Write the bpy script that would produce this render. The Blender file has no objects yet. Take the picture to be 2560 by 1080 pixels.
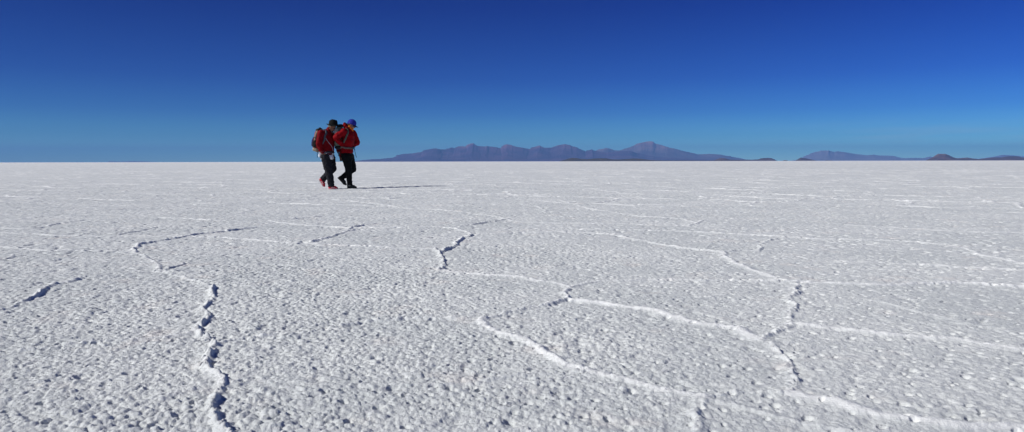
import bpy, bmesh, math, random, time
import numpy as np
from mathutils import Vector, Matrix, noise, Euler
from mathutils.bvhtree import BVHTree
T0 = time.time()
random.seed(7)
SC = bpy.context.scene
COL = SC.collection
PI = math.pi
R = math.radians

# ------------------------------------------------------------------ camera
F = 1800.0                      # focal length in pixels of the 2560 px wide photograph
CAMH = 0.67
cd = bpy.data.cameras.new('camera'); cam = bpy.data.objects.new('camera', cd); COL.objects.link(cam)
cd.sensor_width = 36; cd.lens = 36 * F / 2560
cd.clip_start = 0.05; cd.clip_end = 400000
CAMM = Matrix.Translation((0, 0, CAMH)) @ Euler((R(90) - math.atan(136.5 / F), 0, 0)).to_matrix().to_4x4() @ Matrix.Rotation(R(-0.115), 4, 'Z')
cam.matrix_world = CAMM
SC.camera = cam
CR = CAMM.to_3x3()

def ray(px, py):
    return CR @ Vector(((px - 1280) / F, (540 - py) / F, -1))

def ground_at(px, py):
    d = ray(px, py); t = -CAMH / d.z
    return d.x * t, d.y * t

# ------------------------------------------------------------------ light
SUN_EL = R(36); SUN_AZ = R(15)     # SUN_AZ: light travels this far from +x towards +y
trav = Vector((math.cos(SUN_EL) * math.cos(SUN_AZ), math.cos(SUN_EL) * math.sin(SUN_AZ), -math.sin(SUN_EL)))
ld = bpy.data.lights.new('sun', 'SUN'); ld.energy = 4.7; ld.angle = R(0.5); ld.color = (1.0, 0.965, 0.91)
lo = bpy.data.objects.new('sun', ld); COL.objects.link(lo)
lo.rotation_euler = trav.to_track_quat('-Z', 'Y').to_euler()

w = bpy.data.worlds.new('World'); SC.world = w; w.use_nodes = True
nt = w.node_tree; nt.nodes.clear()
def N(t, typ, **k):
    n = t.nodes.new(typ)
    for a, b in k.items(): setattr(n, a, b)
    return n
sky = N(nt, 'ShaderNodeTexSky', sky_type='NISHITA', sun_disc=False, sun_elevation=SUN_EL, altitude=3600, air_density=1.0, dust_density=0.15, ozone_density=4.0)
sky.sun_rotation = math.atan2(-trav.x, -trav.y)
hs = N(nt, 'ShaderNodeMix', data_type='RGBA', blend_type='MULTIPLY'); hs.inputs[0].default_value = 1
bg = N(nt, 'ShaderNodeBackground'); bg.inputs[1].default_value = 0.15
wo = N(nt, 'ShaderNodeOutputWorld')
# real air colour by height: thin high-altitude air deepens quickly upwards
tc = N(nt, 'ShaderNodeTexCoord'); sep = N(nt, 'ShaderNodeSeparateXYZ')
nt.links.new(tc.outputs['Generated'], sep.inputs[0])
ramp = N(nt, 'ShaderNodeValToRGB')
nt.links.new(sep.outputs[2], ramp.inputs[0])
cr = ramp.color_ramp
SKYR = [(0.0, (.85, 1.5, 1.5)), (.012, (.55, 1.25, 1.35)), (.033, (.26, .73, .97)), (.065, (.11, .42, .84)), (.11, (.045, .24, .73)), (.205, (.0, .105, .57)), (.6, (.03, .14, .46))]
while len(cr.elements) < len(SKYR): cr.elements.new(0.5)
for e, (p, c) in zip(cr.elements, SKYR): e.position = p; e.color = (*[q / 1.5 for q in c], 1)
# the sky is polarised: a little deeper on the left
pol = N(nt, 'ShaderNodeMix', data_type='RGBA', blend_type='MULTIPLY'); pol.inputs[0].default_value = 1
mrp = N(nt, 'ShaderNodeMapRange', clamp=True); nt.links.new(sep.outputs[0], mrp.inputs[0])
for i, v in zip((1, 2, 3, 4), (-0.6, 0.6, 0.72, 1.12)): mrp.inputs[i].default_value = v
cmb = N(nt, 'ShaderNodeCombineColor')
for i in range(3): nt.links.new(mrp.outputs[0], cmb.inputs[i])
nt.links.new(ramp.outputs[0], pol.inputs['A']); nt.links.new(cmb.outputs[0], pol.inputs['B'])
nt.links.new(sky.outputs[0], hs.inputs['A']); nt.links.new(pol.outputs['Result'], hs.inputs['B'])
# thin wisps of cloud low over the right-hand horizon
mp = N(nt, 'ShaderNodeMapping'); mp.inputs['Scale'].default_value = (6, 6, 75)
nz = N(nt, 'ShaderNodeTexNoise'); nz.inputs['Scale'].default_value = 1.3; nz.inputs['Detail'].default_value = 5
nt.links.new(tc.outputs['Generated'], mp.inputs[0]); nt.links.new(mp.outputs[0], nz.inputs[0])
def MR(a, b, c, d, src, t=None):
    t = t or nt
    m = N(t, 'ShaderNodeMapRange', clamp=True, interpolation_type='SMOOTHSTEP')
    for i, v in zip((1, 2, 3, 4), (a, b, c, d)): m.inputs[i].default_value = v
    t.links.new(src, m.inputs[0]); return m.outputs[0]
def MUL(a, b, t=None, op='MULTIPLY'):
    t = t or nt
    m = N(t, 'ShaderNodeMath', operation=op)
    for i, v in enumerate((a, b)):
        if isinstance(v, (int, float)): m.inputs[i].default_value = v
        else: t.links.new(v, m.inputs[i])
    return m.outputs[0]
cl = MUL(MUL(MR(0.42, 0.75, 0, 1, nz.outputs[0]), MR(0.25, 0.55, 0, 1, sep.outputs[0])), MUL(MR(0.004, 0.012, 0, 1, sep.outputs[2]), MR(0.02, 0.06, 1, 0, sep.outputs[2])))
cm = N(nt, 'ShaderNodeMix', data_type='RGBA')
nt.links.new(MUL(cl, 0.3), cm.inputs[0]); nt.links.new(hs.outputs['Result'], cm.inputs['A']); cm.inputs['B'].default_value = (3.6, 4.2, 4.7, 1)
nt.links.new(cm.outputs['Result'], bg.inputs[0]); nt.links.new(bg.outputs[0], wo.inputs[0])

SC.view_settings.view_transform = 'Standard'; SC.view_settings.look = 'None'
SC.view_settings.exposure = 0; SC.view_settings.gamma = 1

# ------------------------------------------------------------------ materials
def mat(name, col, rough=0.85, var=0.15, scale=20, bump=0.0, bscale=60, metallic=0, sheen=0, spec=0.3, coord='Object', col2=None, weave=0):
    m = bpy.data.materials.new(name); m.use_nodes = True
    t = m.node_tree; b = t.nodes['Principled BSDF']
    b.inputs['Roughness'].default_value = rough; b.inputs['Metallic'].default_value = metallic
    b.inputs['Specular IOR Level'].default_value = spec
    if sheen: b.inputs['Sheen Weight'].default_value = sheen; b.inputs['Sheen Roughness'].default_value = 0.5
    tc = N(t, 'ShaderNodeTexCoord'); nz = N(t, 'ShaderNodeTexNoise'); nz.inputs['Scale'].default_value = scale; nz.inputs['Detail'].default_value = 5
    t.links.new(tc.outputs[coord], nz.inputs[0])
    rp = N(t, 'ShaderNodeValToRGB'); t.links.new(nz.outputs[0], rp.inputs[0])
    c2 = col2 or tuple(c * (1 - var * 2) for c in col)
    rp.color_ramp.elements[0].color = (*c2, 1); rp.color_ramp.elements[0].position = 0.3
    rp.color_ramp.elements[1].color = (*col, 1); rp.color_ramp.elements[1].position = 0.65
    t.links.new(rp.outputs[0], b.inputs['Base Color'])
    if bump:
        n2 = N(t, 'ShaderNodeTexNoise'); n2.inputs['Scale'].default_value = bscale; n2.inputs['Detail'].default_value = 6
        t.links.new(tc.outputs[coord], n2.inputs[0])
        bp = N(t, 'ShaderNodeBump'); bp.inputs['Strength'].default_value = 1; bp.inputs['Distance'].default_value = bump
        t.links.new(n2.outputs[0], bp.inputs['Height']); t.links.new(bp.outputs[0], b.inputs['Normal'])
    return m

def link(name, me, m=None, parent=None, smooth=True, **props):
    if smooth and len(me.polygons): me.polygons.foreach_set('use_smooth', [True] * len(me.polygons))
    o = bpy.data.objects.new(name, me); COL.objects.link(o)
    if m is not None:
        for x in (m if isinstance(m, (list, tuple)) else [m]): me.materials.append(x)
    if parent: o.parent = parent
    for k, v in props.items(): o[k] = v
    return o

# ------------------------------------------------------------------ numpy noise
def h2(ix, iy, seed):
    h = ix.astype(np.uint32) * np.uint32(374761393) + iy.astype(np.uint32) * np.uint32(668265263) + np.uint32(seed * 2246822519 & 0xffffffff)
    h = (h ^ (h >> np.uint32(13))) * np.uint32(1274126177)
    h = (h ^ (h >> np.uint32(16))) * np.uint32(2654435761)
    h ^= h >> np.uint32(15)
    return h
def r01(h, k=0):
    return ((h >> np.uint32(k)) & np.uint32(0xffff)).astype(np.float32) / np.float32(65535)
def vnoise(x, y, s, seed):
    x = x / s; y = y / s
    fx = np.floor(x); fy = np.floor(y); ix = fx.astype(np.int32); iy = fy.astype(np.int32)
    u = (x - fx).astype(np.float32); v = (y - fy).astype(np.float32); u = u * u * (3 - 2 * u); v = v * v * (3 - 2 * v)
    a = r01(h2(ix, iy, seed)); b = r01(h2(ix + 1, iy, seed)); c = r01(h2(ix, iy + 1, seed)); d = r01(h2(ix + 1, iy + 1, seed))
    return (a + (b - a) * u) * (1 - v) + (c + (d - c) * u) * v
def fbm(x, y, s, seed, octv=4, g=0.5):
    r = 0; a = 1; t = 0
    for i in range(octv):
        r = r + a * vnoise(x + 17.3 * i, y - 9.1 * i, s, seed + i); t += a; a *= g; s *= 0.5
    return r / t
def cell(x, y, s, seed, jit=0.9, two=False):
    x = x / s; y = y / s
    fx = np.floor(x); fy = np.floor(y); ix = fx.astype(np.int32); iy = fy.astype(np.int32)
    u = (x - fx).astype(np.float32); v = (y - fy).astype(np.float32)
    f1 = np.full(u.shape, 9, np.float32); f2 = f1.copy(); rnd = np.zeros_like(f1)
    for dy in (-1, 0, 1):
        for dx in (-1, 0, 1):
            h = h2(ix + dx, iy + dy, seed)
            ax = dx + 0.5 + jit * (r01(h) - 0.5) - u; ay = dy + 0.5 + jit * (r01(h, 16) - 0.5) - v
            d = ax * ax + ay * ay
            near = d < f1
            if two: f2 = np.where(near, f1, np.minimum(f2, d))
            rnd = np.where(near, r01(h, 8), rnd)
            f1 = np.where(near, d, f1)
    return np.sqrt(f1), (np.sqrt(f2) if two else None), rnd

# ------------------------------------------------------------------ ridges of the salt polygons (traced, then laid on the plain)
RIDGES = [
 # (strength, roughness 0..1, points)
 (1.0, .7, [(340,630),(365,650),(405,680),(440,690),(485,705),(545,718),(555,720)]),
 (1.3, .9, [(555,718),(528,738),(515,770),(510,800),(488,832)]),
 (1.5, 1.0, [(488,832),(530,850),(550,868),(535,882),(520,905),(530,940),(545,965),(548,1000),(545,1040),(562,1080),(575,1160)]),
 (1.0, .7, [(40,882),(235,860),(300,856),(400,846),(488,832)]),
 (.95, .4, [(-200,615),(0,618),(130,628),(250,628),(340,630)]),
 (.9, .3, [(-200,575),(0,582),(120,588),(250,592),(340,590),(560,595),(620,600),(700,605),(800,612),(900,618),(1000,622),(1090,625)]),
 (1.2, .6, [(300,588),(345,578),(392,568)]),
 (1.5, .7, [(340,632),(345,612),(420,600),(490,588),(570,578),(640,570)]),
 (1.4, .9, [(1090,625),(1105,635),(1112,650),(1110,665),(1100,680)]),
 (1.7, .9, [(1105,632),(1140,612),(1170,594),(1182,588)]),
 (1.0, .3, [(1182,588),(1140,573),(1110,568),(950,570),(870,570),(750,562),(700,555),(680,550)]),
 (1.0, .3, [(1182,588),(1300,583),(1450,582),(1540,588),(1570,597),(1640,612),(1700,622),(1800,632)]),
 (1.1, .3, [(1800,632),(1815,648),(1860,668),(1900,685),(1940,700),(1970,705)]),
 (1.1, .3, [(1100,680),(1200,688),(1300,697),(1400,712),(1425,722)]),
 (1.0, .5, [(1425,722),(1500,708),(1600,703),(1750,702),(1900,703),(1970,705)]),
 (1.2, .4, [(1970,705),(2100,712),(2250,715),(2400,710),(2560,718),(2760,725)]),
 (1.0, .6, [(1425,722),(1415,735),(1430,752)]),
 (1.2, .8, [(1430,752),(1350,770),(1260,785),(1210,798)]),
 (1.3, .2, [(1430,752),(1520,762),(1600,775),(1680,795),(1750,812),(1830,825),(1880,840),(1915,855)]),
 (1.3, .3, [(1210,798),(1235,825),(1300,850),(1350,872),(1390,895),(1430,918),(1500,935),(1560,948),(1640,970),(1700,985),(1780,1000)]),
 (.95, .8, [(1210,798),(1100,797),(1000,800),(900,810),(800,830),(750,835),(600,850),(548,864)]),
 (1.0, .9, [(1780,1000),(1860,990),(1940,985),(1985,985)]),
 (1.2, .9, [(1985,985),(1995,950),(1978,920),(1955,890),(1950,870),(1915,855)]),
 (1.1, .9, [(1915,855),(1950,835),(1985,818)]),
 (1.0, .9, [(1985,818),(1975,790),(1975,760),(1980,740),(2000,718),(1970,705)]),
 (1.3, .3, [(1985,815),(2080,825),(2200,838),(2300,848),(2400,855),(2480,868),(2560,880),(2760,905)]),
 (1.5, .2, [(1985,985),(2080,1000),(2140,1025),(2200,1035),(2300,1045),(2400,1060),(2560,1075),(2800,1110)]),
 (.75, .7, [(1780,1000),(1775,1030),(1755,1060),(1740,1080),(1725,1150)]),
 (1.5, .8, [(80,745),(115,725),(150,710),(200,698)]),
 (.95, .8, [(80,745),(30,770),(-100,800)]),
 (.9, .8, [(1800,632),(1850,630),(1895,632),(1910,615),(1930,600),(1945,597)]),
 (1.0, .3, [(1450,575),(1545,575),(1700,578),(1800,584),(1950,592),(2050,598),(2150,600),(2250,603),(2300,606),(2400,618),(2460,640),(2560,660),(2700,680)]),
 (.9, .3, [(1250,545),(1300,555),(1400,558),(1550,560),(1720,565),(1740,556),(1760,548)]),
 (.9, .3, [(1000,520),(1105,524),(1160,530),(1250,542),(1268,548)]),
 (1.3, .7, [(1270,546),(1230,555),(1150,567)]),
 (.9, .3, [(1400,500),(1470,520),(1500,525),(1600,540),(1700,545),(1740,557)]),
 (1.2, .6, [(680,550),(740,546),(800,540)]),
 (1.4, .7, [(870,573),(900,565),(960,556)]),
 (1.2, .6, [(780,606),(830,592),(880,575)]),
 (1.2, .3, [(400,543),(470,545),(555,552)]),
 (1.3, .5, [(-60,560),(25,570),(60,572),(110,568),(150,558),(205,549)]),
 (1.3, .3, [(200,498),(340,502)]), (1.2, .5, [(500,508),(575,512),(520,521)]),
 (1.1, .3, [(830,498),(860,500),(940,508),(1000,517)]),
 (1.0, .3, [(2110,562),(2250,570),(2400,580),(2560,583)]),
 (1.0, .4, [(2100,655),(2250,662),(2460,672),(2560,678)]),
 (1.1, 1, [(405,680),(430,668),(458,661)]),
 (.95, .8, [(0,660),(60,655),(140,652)]), (1.1, .7, [(-20,652),(10,648),(30,640)]),
]
RW = []
for st, ro, pts in RIDGES:
    w2 = [ground_at(*p) for p in pts]
    for i in range(len(w2) - 1):
        RW.append((w2[i], w2[i + 1], st, ro))

LEE = (math.cos(SUN_AZ), math.sin(SUN_AZ))
def relief(x, y, step):
    """height of the salt crust and a 0..1 mask of clean ridge salt; step: local mesh spacing"""
    x = x.astype(np.float32); y = y.astype(np.float32)
    d = np.sqrt(x * x + y * y)
    z = (fbm(x, y, 5.0, 3, 3) - 0.5) * 0.03
    fade_far = np.clip(1.6 - d / 90, 0, 1)
    z *= np.clip((d - 0.5) / 4, 0, 1) * fade_far
    # low swell added to raise the far end of the walkers' shadow
    z += 0.045 * np.exp(-((x + 1.9) / 1.9) ** 2 - ((y - 18.3) / 1.7) ** 2)
    wx = (fbm(x, y, 0.22, 21, 3) - 0.5); wy = (fbm(x, y, 0.22, 31, 3) - 0.5)
    # ---- traced ridges
    ridge = np.zeros_like(z); crack = np.zeros_like(z); rough = np.zeros_like(z)
    xs = x + wx * 0.09; ys = y + wy * 0.09
    for (a, b, st, ro) in RW:
        L = math.hypot(b[0] - a[0], b[1] - a[1]) + 1e-6
        pad = 0.30
        m = (xs > min(a[0], b[0]) - pad) & (xs < max(a[0], b[0]) + pad) & (ys > min(a[1], b[1]) - pad) & (ys < max(a[1], b[1]) + pad)
        idx = np.nonzero(m)[0]
        if not len(idx): continue
        px = xs[idx] - a[0]; py = ys[idx] - a[1]; ux = (b[0] - a[0]) / L; uy = (b[1] - a[1]) / L
        t = np.clip(px * ux + py * uy, 0, L)
        ex = px - t * ux; ey = py - t * uy
        dd = np.sqrt(ex * ex + ey * ey)
        wid = 0.0255 - 0.011 * ro + 0.002 * st
        lee = (ex * LEE[0] + ey * LEE[1]) / (dd + 1e-6)                    # >0 on the side away from the sun
        wl = wid * np.where(lee > 0, 1 - 0.55 * ro * lee, 1 + 0.15 * ro)
        v = np.exp(-(dd / wl) ** 2) * st
        tr = np.exp(-((dd - wid * 1.15) / (wid * 0.55)) ** 2) * np.clip(lee, 0, 1) * ro * st
        crack[idx] = np.maximum(crack[idx], tr)
        bet = v > ridge[idx]
        ridge[idx] = np.where(bet, v, ridge[idx]); rough[idx] = np.where(bet, ro, rough[idx])
    # ---- the same polygons further out
    # and in front / beside the traced area
    ang = np.arctan2(np.abs(x), y)
    wgt = np.clip((d - 8.5) / 3.5, 0, 1)
    wgt = np.maximum(wgt, np.clip((ang - R(39)) / R(5), 0, 1))
    wgt = np.maximum(wgt, 0.38)
    sel = np.nonzero(wgt > 0)[0]
    if len(sel):
        xx = x[sel]; yy = y[sel]
        X = xx + (fbm(xx, yy, 1.1, 41, 3) - 0.5) * 1.0; Y = yy + (fbm(xx, yy, 1.1, 51, 3) - 0.5) * 1.0
        f1, f2, rn = cell(X, Y, 1.9, 5, 0.95, True)
        e = (f2 - f1) * 1.9
        amp = np.clip(fbm(xx, yy, 1.4, 61, 2) * 3.6 - 0.7, 0, 1.35) * wgt[sel]
        w3 = 0.030 + 0.0011 * d[sel]
        v = np.exp(-(e / w3) ** 2) * amp * (1.05 + np.clip((d[sel] - 14) / 40, 0, 1.2))
        ridge[sel] = np.maximum(ridge[sel], v); rough[sel] = np.where(v > 0.05, 0.4, rough[sel])
    ln = fbm(x, y, 0.06, 71, 4, 0.6)
    rmask = np.clip(ridge, 0, 1)
    brk = np.clip(fbm(x, y, 0.35, 81, 3) * 2.0 - 0.1, 0.78, 1.12)
    z -= crack * 0.0046 * np.clip(fbm(x, y, 0.12, 87, 3) * 4.0 - 1.5, 0, 1)
    z += ridge * (0.0108 - 0.0034 * rough) * brk * (1 + rough * ((ln - 0.5) * 3.2 - 0.1))
    # broad heave beside ridges
    # ---- lumps, popcorn crust
    side = np.clip(0.5 - x / (d + 0.1) * 0.62, 0.22, 1.0)            # rougher to the left
    patch = np.clip(fbm(x, y, 0.8, 91, 3) * 2.2 - 0.35, 0.75, 1.25)
    damp = 1 - 0.75 * rmask * (1 - rough)
    def lumps(size, seed, h, thr, k, warp=0.12):
        ok = np.nonzero(step < size * 0.45)[0]
        if not len(ok): return
        xx = x[ok] + wx[ok] * size * warp * 2; yy = y[ok] + wy[ok] * size * warp * 2
        f1, _, rn = cell(xx, yy, size, seed, 0.95)
        hh = np.clip((rn - thr) / (1 - thr), 0, 1)
        rad = 0.34 + 0.3 * hh
        dome = np.clip(1 - (f1 / rad) ** 2, 0, 1) ** 0.42 * (0.35 + 0.65 * hh) * (hh > 0)
        fd = np.clip((size * 0.45 - step[ok]) / (size * 0.15), 0, 1)
        z[ok] += dome * h * (k[ok]) * fd
    lumps(0.09, 101, 0.009, 0.92, side ** 1.6 * patch * damp)
    lumps(0.042, 111, 0.0052, 0.50, side * patch * damp)
    lumps(0.023, 121, 0.0068, 0.15, (0.25 + 0.75 * side) * patch * damp)
    lumps(0.0145, 131, 0.0050, 0.10, damp * (0.4 + 0.6 * side))
    # lumps of the ridge itself
    lumps(0.026, 141, 0.009, 0.25, rmask * rough)
    lumps(0.075, 161, 0.009, 0.90, side ** 1.3 * patch * damp)
    # coarse crust for distances where single lumps melt together
    for sz, am in ((0.09, 0.010), (0.22, 0.014)):
        ok = np.nonzero((step < sz * 0.5) & (d > 6))[0]
        if len(ok):
            n = fbm(x[ok], y[ok], sz, int(sz * 1000), 2)
            z[ok] += (np.clip(n - 0.5, 0, 1)) * am * np.clip((d[ok] - 6) / 8, 0, 1) * 2
    def holes(size, seed, h, thr, dmin):
        ok = np.nonzero((step < size * 0.3) & (d > dmin))[0]
        if not len(ok): return
        f1, _, rn = cell(x[ok] + wx[ok] * size, y[ok] + wy[ok] * size, size, seed, 0.95)
        rad = 0.11 + 0.16 * np.clip((rn - thr) / (1 - thr), 0, 1)
        z[ok] -= np.clip(1 - (f1 / rad) ** 2, 0, 1) ** 0.5 * (rn > thr) * h * np.clip((size * 0.3 - step[ok]) / (size * 0.08), 0, 1)
    holes(0.055, 171, 0.013, 0.60, 0.0)
    holes(0.11, 181, 0.016, 0.55, 6.0)
    pits = np.clip(fbm(x, y, 0.05, 151, 2) - 0.55, 0, 1) * 0.02 * (step < 0.02)
    z -= pits * damp
    return z, rmask * (0.4 + 0.6 * np.clip(brk, 0, 1)) * (1 - 0.55 * rough)

def build_ground():
    r = [0.25, 0.5, 0.8, 1.1, 1.3]
    v = 1.42
    while v < 45000:
        if v < 4: s = 0.0048
        elif v < 10: s = 0.0048 + (v - 4) / 6 * 0.0062
        elif v < 22: s = 0.011 + (v - 10) / 12 * 0.014
        elif v < 60: s = 0.025 + (v - 22) / 38 * 0.10
        else: s = v * 0.006 if v < 400 else v * 0.06
        r.append(v); v += s
    r.append(45000.0)
    r = np.array(r)
    th = list(np.arange(-R(41), R(41), 1 / 780.0))
    t = th[-1]; s = 1 / 780.0
    out = []
    while t < PI - 0.05:
        s = min(s * 1.12, 0.06); t += s; out.append(t)
    out = [t for t in out if t < PI - 0.02]
    th = np.array([-t for t in reversed(out)] + th + out)
    nr, na = len(r), len(th)
    print('ground grid', nr, na, nr * na)
    # zero height beyond the sampled crust
    verts = np.zeros((nr * na + 1, 3), np.float32); rid = np.zeros(nr * na + 1, np.float32)
    st = np.gradient(r)
    CH = 160
    for i in range(0, nr, CH):
        rr = r[i:i + CH]
        RR, TT = np.meshgrid(rr, th, indexing='ij')
        X = (RR * np.sin(TT)).ravel(); Y = (RR * np.cos(TT)).ravel()
        dth = np.gradient(th)
        S = np.maximum(np.repeat(st[i:i + CH], na), np.tile(dth, len(rr)) * np.repeat(rr, na)).astype(np.float32)
        if rr[0] < 3000:
            z, m = relief(X, Y, S)
        else:
            z = np.zeros(len(X)); m = np.full(len(X), 0.2)
        k = slice(i * na, i * na + len(X))
        verts[k, 0] = X; verts[k, 1] = Y; verts[k, 2] = z; rid[k] = m
    verts[-1] = (0, 0, verts[0, 2])
    a = np.arange(nr - 1)[:, None] * na; j = np.arange(na)[None, :]; j2 = (j + 1) % na
    q = np.stack([a + j, a + j2, a + na + j2, a + na + j], -1).reshape(-1, 4)[:, ::-1]
    tri = np.stack([np.arange(na), (np.arange(na) + 1) % na, np.full(na, nr * na)], -1)
    me = bpy.data.meshes.new('salt_flat')
    nq, ntr = len(q), len(tri)
    me.vertices.add(len(verts)); me.vertices.foreach_set('co', verts.ravel())
    me.loops.add(nq * 4 + ntr * 3)
    me.loops.foreach_set('vertex_index', np.concatenate([q.ravel(), tri.ravel()]).astype(np.int32))
    me.polygons.add(nq + ntr)
    ls = np.concatenate([np.arange(nq) * 4, nq * 4 + np.arange(ntr) * 3]).astype(np.int32)
    me.polygons.foreach_set('loop_start', ls)
    me.update(calc_edges=True)
    me.attributes.new('ridge', 'FLOAT', 'POINT').data.foreach_set('value', rid)
    me.polygons.foreach_set('use_smooth', np.ones(nq + ntr, bool))
    # material
    m = bpy.data.materials.new('salt crust'); m.use_nodes = True
    t = m.node_tree; b = t.nodes['Principled BSDF']
    b.inputs['Roughness'].default_value = 0.8; b.inputs['Specular IOR Level'].default_value = 0.25
    tc = N(t, 'ShaderNodeTexCoord')
    def nz(scale, det=4, ro=0.6):
        n = N(t, 'ShaderNodeTexNoise'); n.inputs['Scale'].default_value = scale; n.inputs['Detail'].default_value = det; n.inputs['Roughness'].default_value = ro
        t.links.new(tc.outputs['Object'], n.inputs[0]); return n.outputs[0]
    def mix(f, A, B):
        x = N(t, 'ShaderNodeMix', data_type='RGBA')
        t.links.new(f, x.inputs[0])
        for s, v in (('A', A), ('B', B)):
            if isinstance(v, tuple): x.inputs[s].default_value = (*v, 1)
            else: t.links.new(v, x.inputs[s])
        return x.outputs['Result']
    base = mix(MR(0.35, 0.65, 0, 1, nz(1.1), t), (0.60, 0.635, 0.64), (0.685, 0.715, 0.715))
    base = mix(MR(0.50, 0.72, 0, 1, nz(22, 5), t), base, (0.54, 0.565, 0.59))          # damp grey grains
    base = mix(MR(0.56, 0.74, 0, 0.6, nz(3.1, 4), t), base, (0.71, 0.685, 0.66))       # faint tan dust
    at = N(t, 'ShaderNodeAttribute', attribute_name='ridge')
    base = mix(MR(0.15, 0.9, 0, 0.75, at.outputs['Fac'], t), base, (0.84, 0.86, 0.86))
    t.links.new(base, b.inputs['Base Color'])
    bp = N(t, 'ShaderNodeBump'); bp.inputs['Strength'].default_value = 0.9; bp.inputs['Distance'].default_value = 0.005
    t.links.new(nz(160, 4, 0.7), bp.inputs['Height']); t.links.new(bp.outputs[0], b.inputs['Normal'])
    return link('salt_ground', me, m, None, False, kind='structure')
build_ground()
print('ground done', time.time() - T0)

def gz(x, y):
    xs = np.array([x - .06, x, x + .06, x, x]); ys = np.array([y, y, y, y - .06, y + .06])
    z, _ = relief(xs, ys, np.full(5, 0.02, np.float32)); return float(np.median(z))

# ------------------------------------------------------------------ mountains
def hills(name, D, prof, depth, m, seed, rug=0.21, ny=46, nxs=3.0, fine=1.0):
    """prof: (photo px, px above the horizon); built at distance D metres with real depth"""
    px = np.array([p[0] for p in prof], float); ph = np.array([p[1] for p in prof], float)
    n = max(12, int((px[-1] - px[0]) / nxs * 2.2))
    X = np.linspace(px[0], px[-1], n)
    k = D / F
    vs = []; jj = np.linspace(-1, 1, ny)
    prow = np.interp(X, px, ph) * k
    ctr = (fbm(X * 1.0, X * 0 + seed, 60, seed, 3) - 0.5) * 0.7          # ridge line wanders in depth
    H = np.zeros((ny, n)); 
    for j, v in enumerate(jj):
        xx = X * k; yy = np.full(n, D + v * depth)
        u = v - ctr * (1 - abs(v))
        # spurs run down both sides
        sp = 1 - np.abs(fbm(xx + v * depth * 0.5, yy * 0.8, depth * 0.55 * fine, seed + 5, 5, 0.5) * 2 - 1)
        env = np.clip(1 - np.abs(u), 0, 1)
        shp = env ** 1.25
        warp = np.interp(X + (fbm(xx, yy, depth * 0.25, seed + 9, 3) - 0.5) * 22 * np.abs(u) * min(1, n / 60), px, ph) * k
        h = warp * shp * (1 - rug * (1 - sp) * np.clip(np.abs(u) * 3, 0, 1) * 1.6)
        H[j] = h
    # restore the exact skyline as seen from the plain
    ang = H / (D + jj[:, None] * depth)
    top = ang.max(0); want = prow / D
    sc = want / np.maximum(top, 1e-9); sc = np.clip(sc, 0, 3)
    w_ = 2
    pad = np.concatenate([np.full(w_, sc[w_]), sc, np.full(w_, sc[-w_])]); ker = np.hanning(2 * w_ + 1); ker /= ker.sum()
    H *= np.convolve(pad, ker, 'valid')[None, :]
    H[0] = -5; H[-1] = -5
    P = np.zeros((ny, n, 3))
    d0 = [ray(x, 540) for x in X]
    dirs = np.array([[q.x / q.y, 1.0] for q in d0])
    for j, v in enumerate(jj):
        yy = D + v * depth
        P[j, :, 0] = dirs[:, 0] * yy + (fbm(X, X * 0 + j * 0.9, 9, seed + 3, 3) - 0.5) * depth * 0.05 * min(1, n / 200); P[j, :, 1] = yy; P[j, :, 2] = H[j]
    P[:, 0, 2] = np.minimum(P[:, 0, 2], -2); P[:, -1, 2] = np.minimum(P[:, -1, 2], -2)
    idx = np.arange(ny * n).reshape(ny, n)
    q = np.stack([idx[:-1, :-1], idx[:-1, 1:], idx[1:, 1:], idx[1:, :-1]], -1).reshape(-1, 4)
    me = bpy.data.meshes.new(name); me.from_pydata(P.reshape(-1, 3).tolist(), [], q.tolist()); me.update()
    return link(name, me, m, None, True, kind='structure')

def rock(name, lo_, hi_, top, z0, z1, scale):
    m = bpy.data.materials.new(name); m.use_nodes = True
    t = m.node_tree; b = t.nodes['Principled BSDF']; b.inputs['Roughness'].default_value = 0.95; b.inputs['Specular IOR Level'].default_value = 0.1
    tc = N(t, 'ShaderNodeTexCoord')
    n = N(t, 'ShaderNodeTexNoise'); n.inputs['Scale'].default_value = scale; n.inputs['Detail'].default_value = 7; n.inputs['Roughness'].default_value = 0.6
    t.links.new(tc.outputs['Object'], n.inputs[0])
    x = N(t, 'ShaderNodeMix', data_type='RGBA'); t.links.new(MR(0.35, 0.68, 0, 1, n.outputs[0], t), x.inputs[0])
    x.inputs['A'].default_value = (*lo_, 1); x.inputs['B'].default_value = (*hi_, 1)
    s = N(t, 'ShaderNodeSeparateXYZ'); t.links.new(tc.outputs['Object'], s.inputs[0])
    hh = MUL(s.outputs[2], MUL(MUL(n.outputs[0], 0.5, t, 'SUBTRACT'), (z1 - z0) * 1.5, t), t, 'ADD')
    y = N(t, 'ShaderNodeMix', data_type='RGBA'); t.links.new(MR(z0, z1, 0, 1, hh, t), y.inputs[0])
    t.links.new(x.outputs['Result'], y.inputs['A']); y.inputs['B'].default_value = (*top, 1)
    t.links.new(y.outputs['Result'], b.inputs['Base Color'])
    return m
K = lambda D, px: px * D / F
D1, D2 = 27000, 32500
mr1 = rock('range rock', (0.040, 0.026, 0.080), (0.13, 0.075, 0.13), (0.30, 0.14, 0.16), K(D1, 30), K(D1, 52), 0.0012)  # violet-blue of the haze partly put into the rock colour
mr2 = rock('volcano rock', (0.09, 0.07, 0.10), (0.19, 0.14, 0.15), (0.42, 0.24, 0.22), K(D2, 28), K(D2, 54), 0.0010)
mr3 = rock('far range rock', (0.20, 0.18, 0.22), (0.30, 0.27, 0.32), (0.42, 0.38, 0.42), K(40000, 18), K(40000, 30), 0.0007)  # paled and blued, so the rock colour carries some distance haze
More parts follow.
